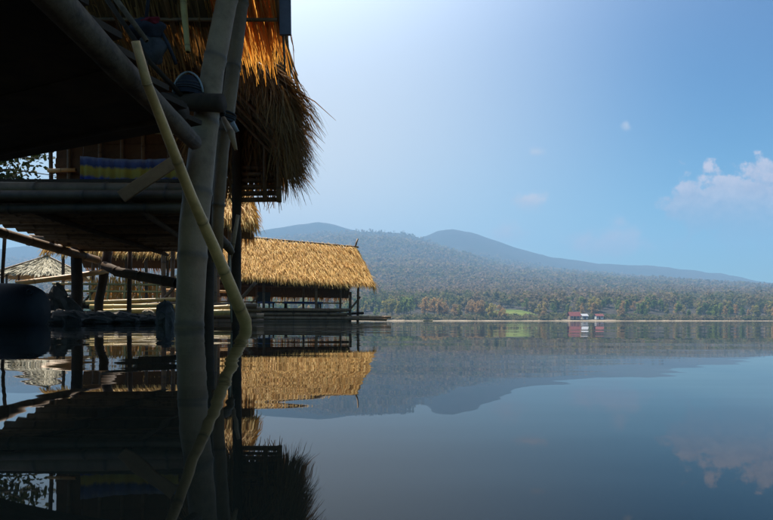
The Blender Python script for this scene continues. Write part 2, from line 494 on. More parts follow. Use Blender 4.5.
def M_foliage(name, stops, trans=.3, byobj=False):
    m, nt, b, out = mat_base(name)
    t = nt.node('ShaderNodeAttribute', attribute_name='tint').outputs['Fac']
    if byobj:
        t = nt.math('ADD', nt.math('MULTIPLY', t, .35), nt.math('MULTIPLY', nt.node('ShaderNodeObjectInfo').outputs['Random'], .65))
    c = nt.ramp(t, stops)
    nt.l.new(c, b.inputs['Base Color']); b.inputs['Roughness'].default_value = .8; b.inputs['Specular IOR Level'].default_value = .15
    tr = nt.node('ShaderNodeBsdfTranslucent'); nt.l.new(c, tr.inputs[0])
    mx = nt.node('ShaderNodeMixShader'); mx.inputs[0].default_value = trans
    nt.l.new(b.outputs[0], mx.inputs[1]); nt.l.new(tr.outputs[0], mx.inputs[2]); nt.l.new(mx.outputs[0], out.inputs[0])
    return m
MAT['forest'] = M_foliage('hill_forest', [(0, (.075, .10, .035)), (.25, (.14, .14, .05)), (.45, (.19, .15, .075)), (.75, (.21, .15, .10)), (1, (.23, .17, .13))], .5)
MAT['green'] = M_foliage('green_leaves', [(0, (.06, .11, .035)), (.5, (.15, .21, .055)), (1, (.25, .29, .08))], .55, True)
MAT['olive'] = M_foliage('olive_leaves', [(0, (.22, .22, .06)), (.5, (.36, .31, .085)), (1, (.46, .34, .105))], .55, True)
MAT['rust'] = M_foliage('dry_brown_leaves', [(0, (.26, .175, .09)), (.5, (.38, .25, .115)), (1, (.50, .30, .10))], .55, True)
MAT['leaf'] = M_foliage('dark_leaf', [(0, (.02, .032, .01)), (1, (.06, .065, .018))], .2)

# ------------------------------------------------------------------ terrain
_lat = rng.random((256, 256))
def vnoise(x, y):
    xi = np.floor(x).astype(int); yi = np.floor(y).astype(int); fx = x - xi; fy = y - yi
    fx = fx * fx * (3 - 2 * fx); fy = fy * fy * (3 - 2 * fy)
    g = lambda a, b: _lat[a % 256, b % 256]
    return (g(xi, yi) * (1 - fx) + g(xi + 1, yi) * fx) * (1 - fy) + (g(xi, yi + 1) * (1 - fx) + g(xi + 1, yi + 1) * fx) * fy
def fbm(x, y, o=5):
    s = 0; a = .5; t = 0
    for k in range(o):
        s = s + a * vnoise(x * 2 ** k + 17.3 * k, y * 2 ** k + 5.1 * k); t += a; a *= .5
    return s / t - .5

RIDGES = [  # distance, foot, exponent, crest points (photo pixel column, row), back slope length
    (2100, 430, 1.35, [(-900, 280), (-300, 268), (0, 262), (110, 262), (200, 254), (270, 243), (320, 236), (357, 233.5), (399, 235.5), (418, 240), (444, 250), (476, 261), (520, 268), (563, 274), (620, 281), (700, 289), (773, 296), (900, 300), (1300, 290), (1900, 285)], 500),
    (2500, 1450, 1.15, [(-900, 270), (0, 264), (300, 258), (400, 246), (421, 239.5), (437, 233), (452, 231), (470, 235), (490, 241), (518, 250), (550, 259), (598, 265.5), (644, 268), (693, 273), (707, 277), (723, 276.5), (740, 282), (773, 292), (850, 297), (1000, 290), (1900, 280)], 600),
    (2450, 1600, 1.1, [(-900, 255), (-200, 250), (0, 252), (28, 248), (60, 250), (110, 251), (200, 244), (240, 238), (270, 231), (300, 226), (318, 224), (335, 227), (350, 232), (380, 240), (420, 252), (500, 268), (650, 290), (1900, 300)], 500),
]
def shore(x): return 336 + 16 * fbm(x / 90.0, x * 0 + 3.3, 4) + 6 * np.exp(-((x - 18) / 14.0) ** 2) * -4
def land_z(x, y):
    ys = shore(x)
    t = y - ys
    z = np.where(t < 0, np.maximum(t * .06, -1.6), np.minimum(t * .05, .6) + np.clip(t - 12, 0, 100) * .115)
    z = z + np.clip(t, 0, 60) / 60 * 5 * fbm(x / 60.0, y / 60.0, 3)
    z = np.where(t < 0, np.maximum(t * .06, -1.6), np.maximum(z, .12))
    best = 0
    for D, foot, ex, crest, back in RIDGES:
        cx = np.array([(p - CX) / F * D for p, q in crest]); ch = np.array([(CY - q) / F * D + CAM_H for p, q in crest])
        H = np.interp(x, cx, ch)
        tt = (y - foot) / (D - foot)
        g = np.where(tt < 1, np.clip(tt, 0, 1) ** ex, np.clip(1 - (y - D) / back, 0, 1))
        nz = 1 + (.30 * fbm(x / 210.0 + D, y / 330.0, 5)) * np.clip(tt, 0, 1) * np.where(tt < 1, 4 * (1 - np.clip(tt, 0, 1)) * .8 + .12, .3)
        best = np.maximum(best, H * g * nz + 2.0 * fbm(x / 25.0, y / 25.0, 3) * np.clip(tt * 3, 0, 1))
    return np.maximum(z, 0) + best if False else np.where(t < 0, z, z + best)
xs = np.concatenate([np.arange(-4000, -1500, 50), np.arange(-1500, 1600, 15), np.arange(1600, 4001, 50)])
ys_ = np.concatenate([np.arange(290, 450, 3.5), np.arange(450, 2200, 17), np.arange(2200, 3160, 30)])
XX, YY = np.meshgrid(xs, ys_)
ZZ = land_z(XX, YY)
nx, ny = len(xs), len(ys_)
idx = np.arange(nx * ny).reshape(ny, nx)
quads = np.stack([idx[:-1, :-1], idx[:-1, 1:], idx[1:, 1:], idx[1:, :-1]], -1).reshape(-1, 4)
me = mesh('hills', np.stack([XX, YY, ZZ], -1).reshape(-1, 3), quads.tolist(), True)
hills = link('hills', me, MAT['land']); tag(hills, kind='structure')

S = 4000
lake = link('lake_water', mesh('lake_water', [(-S, -400, 0), (S, -400, 0), (S, 380, 0), (-S, 380, 0)], [(0, 1, 2, 3)]), MAT['water'])
tag(lake, kind='structure')
bed = link('lake_bed', mesh('lake_bed', [(-S, -400, -1.7), (S, -400, -1.7), (S, 380, -1.7), (-S, 380, -1.7)], [(0, 1, 2, 3)]), MAT['rock'])
tag(bed, kind='structure')

# ------------------------------------------------------------------ forest on the hills (one far-off mass)
def clumps(cen, rad, n_each, size, tint):
    """n_each leaf clumps around every crown centre; rad (n,3)."""
    n = len(cen)
    d = rng.normal(size=(n, n_each, 3)); d /= np.linalg.norm(d, axis=2, keepdims=True)
    r = rng.random((n, n_each, 1)) ** .45
    lob = 1 + .35 * np.sin(d[:, :, :1] * 4 + rng.random((n, 1, 1)) * 6) * np.cos(d[:, :, 1:2] * 5 + rng.random((n, 1, 1)) * 6)
    p = cen[:, None] + d * r * lob * rad[:, None]
    p = p.reshape(-1, 3); N = len(p)
    a = rng.normal(size=(N, 3)); a[:, 2] *= .6; a /= np.linalg.norm(a, axis=1, keepdims=True)
    b = np.cross(a, rng.normal(size=(N, 3))); b /= np.linalg.norm(b, axis=1, keepdims=True)
    s = (np.repeat(size, n_each) * rng.uniform(.5, 1.3, N))[:, None]
    V = np.stack([p - a * s, p + b * s * .6 + a * s * .1, p + a * s, p - b * s * .7 - a * s * .15], 1).reshape(-1, 3)
    f = (np.arange(N)[:, None] * 4 + np.arange(4)).tolist()
    t = np.clip(np.repeat(tint, n_each) + rng.normal(size=N) * .10, 0, 1)
    return V, f, {'tint': np.repeat(t, 4)}

def forest_points(n, y0, y1):
    y = np.sqrt(rng.random(n) * (y1 ** 2 - y0 ** 2) + y0 ** 2)
    x = rng.uniform(-.86, .86, n) * y
    keep = (((x - 88) / 15) ** 2 + ((y - 388) / 32) ** 2) > 1
    return x[keep], y[keep]
fl = []
for n, y0, y1, ne, hs in ((1700, 395, 560, 64, 7.5), (3300, 540, 760, 30, 7.0), (6500, 740, 1100, 15, 7.0), (7500, 1080, 1500, 7, 8.0), (9000, 1480, 2130, 6, 9.5)):
    x, y = forest_points(n, y0, y1)
    z = land_z(x, y); h = hs * rng.uniform(.6, 1.35, len(x))
    cen = np.stack([x, y, z + h * .6], 1); rad = np.stack([h * .42, h * .42, h * .55], 1)
    tint = np.clip(.58 + .9 * fbm(x / 70.0, y / 70.0, 3) + rng.normal(size=len(x)) * .16 - .30 * np.clip((600 - y) / 220, 0, 1), 0, 1)
    fl.append(clumps(cen, rad, ne, h * (.14 if ne > 40 else .19 if ne > 20 else .26 if ne > 10 else .36), tint))
V, f, A = join_np(fl)
forest = link('hill_forest', mesh('hill_forest', V, f, False, A), MAT['forest'])
tag(forest, 'hazy brown and green dry forest covering the hills across the lake', 'forest', kind='stuff')

# ------------------------------------------------------------------ trees along the far shore
def tree_proto(name, kind, h, w_, n):
    root = bpy.data.objects.new(name, None)
    r0 = h * .022
    limbs = [log([(0, 0, -.5), (random.uniform(-.2, .2), random.uniform(-.2, .2), h * .4), (random.uniform(-.4, .4), random.uniform(-.4, .4), h * .85)], [r0 * 1.3, r0, r0 * .3], 6)]
    cl = []
    for k in range(9):
        an = random.uniform(0, 6.28); zz = h * random.uniform(.22, .88); rr = w_ * random.uniform(.25, .8) * (1.15 - zz / h * .6)
        e = Vector((math.cos(an) * rr, math.sin(an) * rr, zz))
        limbs.append(log([(0, 0, zz - h * .14), e * .6 + Vector((0, 0, (zz - h * .06) * .4)), e], [r0 * .5, r0 * .35, r0 * .12], 5))
        cl.append(e)
    cl.append(Vector((0, 0, h * .93)))
    trunk = mesh('trunk', *join(*limbs)[:2], True)
    cen = np.array([tuple(c) for c in cl]); m = len(cen)
    rad = np.stack([w_ * .40 * rng.uniform(.7, 1.2, m), w_ * .40 * rng.uniform(.7, 1.2, m), h * .15 * rng.uniform(.7, 1.25, m)], 1)
    V, f, A = clumps(cen, rad, n // m, np.full(m, h * .042), rng.uniform(.2, .8, m))
    crown = mesh('crown', V, f, False, A)
    return trunk, crown
KINDS = {
    'green': ('green_tree', 'dense green leafy tree in the wooded belt along the far shore', 'green trees on the far shore'),
    'olive': ('olive_tree', 'yellow olive leafy tree in the wooded belt along the far shore', 'olive trees on the far shore'),
    'rust': ('dry_tree', 'dry brown leaved tree in the wooded belt along the far shore', 'dry brown trees on the far shore'),
}
protos = {k: [tree_proto(k, k, 10.0, random.uniform(2.6, 4.2), 800 if k != 'rust' else 560) for _ in range(4)] for k in KINDS}
bark = M_plain('bark', (.16, .13, .10), (.09, .07, .055), 2, .9)
for k in protos:
    for tr_, cr_ in protos[k]:
        tr_.materials.append(bark); cr_.materials.append(MAT[k])
houses_x = [(118, 128), (131, 140)]
cnt = 0
tries = 0
placed = []
while cnt < 285 and tries < 6000:
    tries += 1
    t = random.random()
    y = 350 + 62 * t ** 1.2
    x = random.uniform(-.82, .80) * y
    ys0 = float(shore(np.array([x]))[0])
    if y < ys0 + 11: y = ys0 + random.uniform(11, 22)
    if ((x - 88) / 15) ** 2 + ((y - 382) / 34) ** 2 < 1 or (abs(x - 84) < 9 and y < 380): continue
    if 108 < x < 146 and y < 362: continue
    if any((x - a) ** 2 + (y - b) ** 2 < 11 for a, b in placed): continue
    placed.append((x, y))
    nz = float(fbm(np.array([x / 45.0]), np.array([y / 40.0]), 3)[0])
    q = nz * 2.2 + random.gauss(0, .28)
    k = 'green' if q < -.12 else 'olive' if q < .22 else 'rust'
    if x < -10 and random.random() < .45: k = 'green'
    nm, lb, gp = KINDS[k]
    zone = 'behind the huts at left' if x < -.26 * y else 'between the golden roof and the green clearing' if x < 68 else 'between the clearing and the red roofed house' if x < 118 else 'right of the red roofed house'
    lb = lb.replace('in the wooded belt along the far shore', 'on the far shore ' + zone); gp = gp + ' ' + zone
    z = float(land_z(np.array([x]), np.array([y]))[0])
    root = thing(nm, (x, y, z), lb, 'tree', gp, random.uniform(0, 6.28))
    s = random.uniform(.62, 1.15) * (1.0 if y < 375 else .95)
    if x > 40: s *= .9
    root.scale = (s * random.uniform(.85, 1.2), s * random.uniform(.85, 1.2), s)
    tr_, cr_ = random.choice(protos[k])
    link('trunk', tr_, None, root); link('crown', cr_, None, root)
    cnt += 1
# shrubs filling the foot of the belt
nb = 1900
x = rng.uniform(-.84, .82, nb) * 350; t = rng.random(nb) ** 1.5 * 22
y = shore(x) + 9 + t
keep = ~((x > 110) & (x < 145) & (y < 356))
x, y = x[keep], y[keep]
h = rng.uniform(1.2, 3.4, len(x))
cen = np.stack([x, y, land_z(x, y) + h * .4], 1)
V, f, A = clumps(cen, np.stack([h * .9, h * .7, h * .5], 1), 36, h * .22, np.clip(.30 + .9 * fbm(x / 30, y / 30, 3) + rng.normal(size=len(x)) * .15, 0, 1))
sh = link('shore_shrubs', mesh('shore_shrubs', V, f, False, A), MAT['forest'])
tag(sh, 'low scrub growing along the far bank above the sand', 'scrub', kind='stuff')

# ------------------------------------------------------------------ houses and a boat by the far shore
def house(x, y, wd, dp, hw, hr, wallm, roofm, label):
    z = float(land_z(np.array([x]), np.array([y]))[0])
    root = thing('house', (x, y, z), label, 'house', None, random.uniform(-.15, .15))
    t = .18
    def B(n, c, a, b, c3, m, par=root): return part(n, box(c, a, b, c3, bev=.03), m, par, local=True)
    B('wall', (0, -dp / 2, hw / 2), wd, t, hw, wallm); B('wall', (0, dp / 2, hw / 2), wd, t, hw, wallm)
    B('wall', (-wd / 2, 0, hw / 2), t, dp - t, hw, wallm); B('wall', (wd / 2, 0, hw / 2), t, dp - t, hw, wallm)
    V = []
    ov = .5
    for s in (-1, 1):
        xx = s * (wd / 2 + ov)
        V += [(xx, -dp / 2 - ov, hw - .15), (xx, 0, hw + hr), (xx, dp / 2 + ov, hw - .15), (xx, dp / 2 + ov, hw - .3), (xx, 0, hw + hr - .2), (xx, -dp / 2 - ov, hw - .3)]
    part('roof', (V, [(0, 1, 7, 6), (1, 2, 8, 7), (2, 3, 9, 8), (3, 4, 10, 9), (4, 5, 11, 10), (5, 0, 6, 11), (0, 5, 4, 1), (1, 4, 3, 2), (6, 7, 10, 11), (7, 8, 9, 10)]), roofm, root, local=True)
    B('door', (-wd * .05, -dp / 2 - .12, 1.0), 1.0, .06, 2.0, MAT['wood_dark'])
    for q in (-.32, .28): B('window', (wd * q, -dp / 2 - .12, 1.5), 1.1, .06, 1.0, MAT['blue'])
    return root
red_roof = M_plain('red_tin_roof', (.26, .06, .05), (.18, .04, .035), 1, .6)
white_wall = M_plain('white_wall', (.74, .72, .68), (.62, .6, .56), 1, .8)
pale_roof = M_plain('pale_tin_roof', (.6, .6, .62), (.48, .48, .5), 1, .5)
tan_wall = M_plain('tan_wall', (.45, .33, .24), (.36, .26, .18), 1, .8)
house(119.5, 352, 6.4, 5, 2.3, 2.6, tan_wall, red_roof, 'small house with a red roof on the far shore')
house(126.5, 354, 3.6, 4, 2.2, 1.3, white_wall, pale_roof, 'tiny white hut right beside the red roofed house across the lake')
house(136.5, 355, 4.4, 4, 2.2, 1.3, white_wall, red_roof, 'white hut standing alone right of the red roofed house across the lake')

def boat(loc, L, Wd, H, rz, label, matn):
    V, Fc = [], []
    n = 9
    for i in range(n):
        t = i / (n - 1) * 2 - 1
        wv = Wd / 2 * (1 - abs(t) ** 2.4) + .03; sheer = H * (.7 + .5 * t * t)
        for yy, zz in ((-wv, sheer), (-wv * .8, .12 * H), (0, -.25 * H), (wv * .8, .12 * H), (wv, sheer), (wv * .88, sheer - .02), (wv * .68, .2 * H), (0, 0.0), (-wv * .68, .2 * H), (-wv * .88, sheer - .02)):
            V.append((t * L / 2, yy, zz))
    for i in range(n - 1):
        for j in range(10):
            a = i * 10 + j; b = i * 10 + (j + 1) % 10
            Fc.append((a, b, b + 10, a + 10))
    root = thing('rowing_boat', loc, label, 'boat', None, rz)
    part('hull', (V, Fc), MAT[matn], root, True, True)
    for tx in (-.4, .35): part('thwart', box((tx * L / 2, 0, H * .62), .25, Wd * .8, .04), MAT['plank'], root, local=True)
    return root
boat((14.5, 193, 0), 3.4, 1.0, .42, .1, 'little pale wooden boat on the open water before the far shore', 'cane_gold')

# ------------------------------------------------------------------ the nearest stilt hut (overhead, left)
h1 = thing('stilt_hut', (-.95, 2.4, -1.2), 'nearest dark stilt hut overhead with giant cane post and backlit amber straw eave', 'hut')
post = bamboo([P(187, 325, 2.5) - Vector((0, 0, 1.2)), P(189, 330, 2.5), P(194, 225, 2.5), P(203.5, 140, 2.5), P(213, 70, 2.5), P(231, -20, 2.5), P(250, -110, 2.5)],
              [.062, .062, .064, .058, .049, .044, .04], .30, 20, 1.07)
post_o = part('post', post, MAT['cane_grey'], h1, True)
part('post', log([P(206, 330, 2.9) - Vector((0, 0, 1.2)), P(206, 330, 2.9), P(207, 240, 2.9), P(214, 150, 2.9), P(222, 60, 2.9), P(230, -80, 2.9)], [.042, .04, .04, .036, .034, .03], 12), MAT['wood_dark'], h1, True)
part('post', bamboo([P(217, 262, 2.75), P(218, 215, 2.75), P(222, 150, 2.7), P(228, 110, 2.7), P(237, 40, 2.7), P(250, -70, 2.7)], [.028, .03, .033, .034, .034, .032], .33, 12), MAT['cane_brown'], h1, True)
# edge beam and deck
part('beam', log([(-.775, .75, .80), (-.78, 1.2, .79), (-.785, 1.6, .775), (-.785, 1.95, .768), (-.79, 2.27, .765)], [.046, .043, .038, .035, .032], 14, .05), MAT['wood_log'], h1, True)
part('beam', log([(-2.2, .5, .79), (-2.2, 2.75, .77)], [.05, .045], 10), MAT['wood_dark'], h1, True)
part('beam', log([(-3.5, .5, .79), (-3.5, 3.3, .77)], [.05, .045], 10), MAT['wood_dark'], h1, True)
for k in range(17):
    y = -.55 + k * .172
    xr = -.80
    xl = -4.4
    y2 = y - (xl - xr) * .43 * min(1, k / 12)       # boards fan a little towards the far corner
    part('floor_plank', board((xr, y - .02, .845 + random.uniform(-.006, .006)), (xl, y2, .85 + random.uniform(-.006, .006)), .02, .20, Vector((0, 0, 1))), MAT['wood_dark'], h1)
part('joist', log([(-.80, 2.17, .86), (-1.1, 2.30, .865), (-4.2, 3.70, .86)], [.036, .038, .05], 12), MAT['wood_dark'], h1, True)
part('edge_pole', bamboo([P(88, 137, 2.72), P(108, 131.5, 2.7), P(128, 128.5, 2.68), P(150, 127.5, 2.66), P(172, 131, 2.64)], [.022, .026, .028, .026, .022], .9, 10), MAT['cane_gold'], h1, True)
part('cross_pole', log([P(120, 99, 2.62), P(178, 102, 2.42), P(222, 103, 2.36)], [.036, .038, .038], 14, .04), MAT['wood_dark'], h1, True)
part('lashing', ring(P(208, 106, 2.5), P(213, 70, 2.5) - P(204, 140, 2.5), .072, .006, 4, 18), MAT['rope_dark'], post_o, True)
part('lashing', ring(P(226, 118, 2.7), P(228, 110, 2.7) - P(222, 150, 2.7), .042, .005, 5, 16), MAT['rope_dark'], post_o, True)
# spare cane ends tied at the lashing
part('tied_stub', bamboo([P(223, 118, 2.62), P(231, 133, 2.6), P(236, 150, 2.6)], [.012, .018, .008], .12, 10), MAT['cane_grey'], h1, True)
part('tied_stub', bamboo([P(232, 122, 2.66), P(237, 132, 2.68)], [.012, .012], 0, 8), MAT['white'], h1, True)
# back eave of straw, seen from beneath against the sun
E0, E1 = Vector((-2.7, 3.05, 1.60)), Vector((-.575, 3.02, 1.585))
T0, T1 = Vector((-2.7, 1.6, 2.75)), Vector((-.66, 1.6, 2.7))
Em, Tm = E0.lerp(E1, .84), T0.lerp(T1, .84)
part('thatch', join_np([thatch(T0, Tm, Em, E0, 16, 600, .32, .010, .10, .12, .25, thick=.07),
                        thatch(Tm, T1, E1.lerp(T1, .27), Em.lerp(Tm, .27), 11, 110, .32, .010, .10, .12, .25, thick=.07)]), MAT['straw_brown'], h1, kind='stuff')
# thin sun-pierced fringe at the eave's right end, its glow also put into the colour
part('thatch_fringe', thatch(E0.lerp(E1, .83).lerp(T0.lerp(T1, .83), .25), E1.lerp(T1, .25), E1, E0.lerp(E1, .83), 5, 125, .30, .008, .08, .12, .35, thick=.05), MAT['straw_backlit'], h1, kind='stuff')
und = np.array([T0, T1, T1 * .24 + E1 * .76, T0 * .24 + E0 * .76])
for k in range(8):
    x0 = -2.6 + k * .29
    part('rafter', bamboo([(x0, 3.0, 1.60), (x0 + .02, 1.6, 2.70)], [.014, .016], .3, 8), MAT['cane_brown'], h1, True)
for k in range(5):
    t = .06 + k * .17
    a = E0.lerp(T0, t) + Vector((0, 0, -.02)); b = E1.lerp(T1, t) + Vector((0, 0, -.02))
    part('batten', bamboo([a, b], [.011, .010], .4, 8), MAT['cane_brown'], h1, True)
# layered under-thatch further up where the roof is thick
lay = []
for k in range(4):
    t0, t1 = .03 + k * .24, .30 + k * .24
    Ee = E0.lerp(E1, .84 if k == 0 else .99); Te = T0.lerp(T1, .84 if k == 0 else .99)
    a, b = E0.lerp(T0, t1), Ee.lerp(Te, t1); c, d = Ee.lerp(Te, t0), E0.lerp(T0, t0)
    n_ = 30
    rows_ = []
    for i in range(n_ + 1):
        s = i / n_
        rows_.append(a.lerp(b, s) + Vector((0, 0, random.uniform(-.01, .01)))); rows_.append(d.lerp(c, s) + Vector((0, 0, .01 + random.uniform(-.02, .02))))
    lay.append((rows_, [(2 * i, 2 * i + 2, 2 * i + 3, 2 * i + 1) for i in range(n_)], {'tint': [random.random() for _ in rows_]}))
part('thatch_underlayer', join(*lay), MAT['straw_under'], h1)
part('barge_board', board(P(284.5, -50, 2.82), P(285.5, 35, 2.82), .058, .018, Vector((1, 0, 0))), MAT['board_violet'], h1)
part('hanging_stick', bamboo([P(283, 30, 2.84), P(285, 72, 2.86)], [.007, .005], .1, 8), MAT['cane_brown'], h1, True)
part('purlin', bamboo([P(182, -40, 2.72), P(184, 10, 2.7), P(188, 52, 2.68)], [.018, .016, .012], .25, 10), MAT['cane_gold'], h1, True)
part('strut', bamboo([P(100, -25, 2.1), P(118, 2, 2.12), P(147, 41, 2.14)], [.012, .011, .009], .25, 8), MAT['wood_log'], h1, True)
part('strut', bamboo([P(104, -5, 2.18), P(150, 62, 2.25), P(186, 100, 2.4)], [.010, .010, .012], .3, 8), MAT['wood_dark'], h1, True)
# lower cross pieces tied near the water
part('stay', bamboo([P(238, 215, 2.9), P(232, 250, 2.95), P(229, 262, 3.0)], [.010, .012, .010], .2, 8), MAT['cane_grey'], h1, True)
part('tied_stub', bamboo([P(219, 236, 2.8), P(228, 247, 2.85), P(232, 253, 2.88)], [.022, .024, .016], .12, 10), MAT['cane_brown'], h1, True)
part('hanging_rope', bamboo([P(229, 255, 2.9), P(229.5, 290, 2.92), P(231, 322, 2.95)], [.006, .005, .005], 0, 6, wob=.004), MAT['rope'], h1, True)

# leaning prop
prop = bamboo([P(135.5, 41, 1.60), P(147, 83, 1.66), P(169, 140, 1.80), P(191, 196, 1.98), P(216, 252, 2.2), P(245, 321, 2.5), P(262, 358, 2.62) - Vector((0, 0, .35))],
              [.0125, .0145, .017, .0195, .023, .029, .031], .25, 18, 1.08)
pr = link('bamboo_pole', mesh('bamboo_pole', prop[0], prop[1], True, prop[2]), MAT['cane_tan'])
tag(pr, 'slanting tan bamboo pole propped across the big post down into the water', 'pole')

# bag hanging above the beam and striped basket behind it
def blob(c, r, seed, n=18, m=14, folds=.12):
    rr = random.Random(seed); V, Fc = [], []
    ph = [rr.uniform(0, 6.28) for _ in range(6)]
    for i in range(m + 1):
        th = math.pi * i / m
        for j in range(n):
            a = 2 * math.pi * j / n
            k = 1 + folds * (math.sin(3 * a + ph[0] + th) * .5 + math.sin(5 * a + ph[1] - 2 * th) * .35 + math.sin(2 * a + 4 * th + ph[2]) * .4)
            V.append(Vector(c) + Vector((r[0] * math.sin(th) * math.cos(a) * k, r[1] * math.sin(th) * math.sin(a) * k, r[2] * math.cos(th) * (1 + .06 * math.sin(a + ph[3])))))
    for i in range(m):
        for j in range(n):
            Fc.append((i * n + j, i * n + (j + 1) % n, (i + 1) * n + (j + 1) % n, (i + 1) * n + j))
    return V, Fc
bg_root = thing('hanging_bag', P(152, 60, 2.3), 'dark cloth bag with a red flap hanging above the grey beam', 'bag')
bbd = part('body', blob(P(154, 50, 2.3), (.046, .04, .062), 3, 22, 16, .38), MAT['cloth_grey'], bg_root, True)
part('flap', blob(P(147, 30, 2.29), (.062, .045, .046), 14, 22, 16, .42), MAT['cloth_dark'], bg_root, True)
part('lining', blob(P(152, 22, 2.275), (.034, .028, .018), 25, 20, 14, .5), MAT['cloth_red'], bg_root, True)
part('strap', bamboo([P(146, 20, 2.3), P(150, -15, 2.3), P(152, -60, 2.3)], [.007] * 3, 0, 6), MAT['cloth_dark'], bbd, True)
part('strap', bamboo([P(156, 22, 2.3), P(168, 44, 2.3), P(176, 64, 2.32)], [.008] * 3, 0, 6), MAT['cloth_dark'], bbd, True)

bk = thing('striped_basket', P(190, 96, 2.42), 'small round dark basket with pale rim and stripes behind the beam end', 'basket')
bc = P(189, 97, 2.42)
def dome(c, r, n=22, m=8, flat=1.0):
    V, Fc = [], []
    for i in range(m + 1):
        th = math.pi / 2 * i / m
        for j in range(n):
            a = 2 * math.pi * j / n
            V.append(Vector(c) + Vector((r * math.sin(th) * math.cos(a), r * math.sin(th) * math.sin(a), r * flat * math.cos(th))))
    for i in range(m):
        for j in range(n): Fc.append((i * n + j, i * n + (j + 1) % n, (i + 1) * n + (j + 1) % n, (i + 1) * n + j))
    return V, Fc
bsh = part('shell', dome(bc, .062, flat=1.55), MAT['cloth_dark'], bk, True)
arc = [bc + Vector((.066 * math.cos(a), -.012, .104 * math.sin(a))) for a in np.linspace(.15, math.pi - .15, 15)]
part('rim', bamboo(arc, [.0045] * 15, 0, 8), MAT['white'], bsh, True)
for zz in (.02, .038, .056):
    rr = .062 * math.sqrt(max(0, 1 - (zz / .096) ** 2)) + .001
    part('stripe', ring(bc + Vector((0, 0, zz)), (0, 0, 1), rr, .0025, 1, 22), MAT['cloth_grey'], bsh, True)

# ------------------------------------------------------------------ second stilt hut behind it
h2 = thing('stilt_hut', (-2.3, 5.0, -1.5), 'second stilt hut with slatted bamboo floor and shaggy brown straw eave', 'hut')
d0, d1 = 3.72, 6.75
k = 0; y = d0
while y < d1:
    r = random.uniform(.036, .05)
    xr = -(CX - 203) / F * y + random.uniform(-.03, .03)
    xl = -3.30 - (y - 4.2) * .16 + random.uniform(-.05, .05)
    if y < 4.6: xl = -3.5 - random.random() * .1
    b_ = bamboo([(xl, y, .92 + random.uniform(-.012, .012)), ((xl + xr) / 2, y + random.uniform(-.015, .015), .915 + random.uniform(-.02, .012)), (xr, y + random.uniform(-.02, .02), .92)], [r, r * .97, r * .9], .42, 9)
    part('floor_pole', b_, MAT['cane_brown'], h2, True)
    y += r * 2 + random.uniform(.0, .022)
fm = [Vector((-3.4, 3.75, .975)), Vector((-1.3, 3.75, .975)), Vector((-2.3, 6.7, .975)), Vector((-3.6, 6.7, .975))]
part('floor_mat', (fm + [q + Vector((0, 0, .02)) for q in fm], [(3, 2, 1, 0), (4, 5, 6, 7), (0, 1, 5, 4), (1, 2, 6, 5), (2, 3, 7, 6), (3, 0, 4, 7)]), MAT['wood_dark'], h2)
part('rim_beam', bamboo([P(-40, 196, 3.62), P(80, 195.5, 3.64), P(200, 195, 3.66)], [.036, .036, .034], .5, 12), MAT['cane_dark'], h2, True)
part('rim_beam', bamboo([P(-40, 209, 3.70), P(90, 208, 3.70), P(200, 208, 3.70)], [.036, .036, .034], .5, 12), MAT['cane_dark'], h2, True)
for x0, x1 in ((-2.6, -2.7), (-1.75, -2.2)):
    part('floor_bearer', log([(x0, 3.65, .845), ((x0 + x1) / 2, 5.2, .84), (x1, 6.8, .845)], [.022, .024, .022], 9), MAT['wood_dark'], h2, True)
part('floor_bearer', bamboo([P(-14, 228, 4.9), P(30, 241, 5.7), P(97, 260, 7.0)], [.045, .048, .05], .5, 12), MAT['cane_brown'], h2, True)
part('floor_bearer', bamboo([P(30, 238.5, 6.6), P(150, 246.5, 6.9), P(215, 250, 7.0)], [.05, .05, .045], .5, 12), MAT['cane_brown'], h2, True)
# stilts
def stilt(pts, rads, m='wood_dark', sides=10):
    pts = [pts[0] - Vector((0, 0, 1.2))] + pts
    return part('stilt', log(pts, [rads[0]] + rads, sides, .07), MAT[m], h2, True)
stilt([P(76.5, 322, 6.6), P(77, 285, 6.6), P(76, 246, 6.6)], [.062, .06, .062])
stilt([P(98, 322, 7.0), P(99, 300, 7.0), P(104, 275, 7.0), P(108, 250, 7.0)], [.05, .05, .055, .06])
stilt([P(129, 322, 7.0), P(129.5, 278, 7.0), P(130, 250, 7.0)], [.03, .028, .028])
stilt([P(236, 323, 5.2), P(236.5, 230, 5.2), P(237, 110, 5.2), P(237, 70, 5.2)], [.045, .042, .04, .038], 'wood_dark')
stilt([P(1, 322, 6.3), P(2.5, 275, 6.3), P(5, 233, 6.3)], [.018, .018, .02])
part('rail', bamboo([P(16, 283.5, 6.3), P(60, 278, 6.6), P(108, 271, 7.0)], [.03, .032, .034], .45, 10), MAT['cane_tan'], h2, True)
part('rail', bamboo([P(104, 265, 6.9), P(118, 272, 6.8), P(176, 283, 6.4)], [.05, .06, .06], .45, 10), MAT['wood_dark'], h2, True)
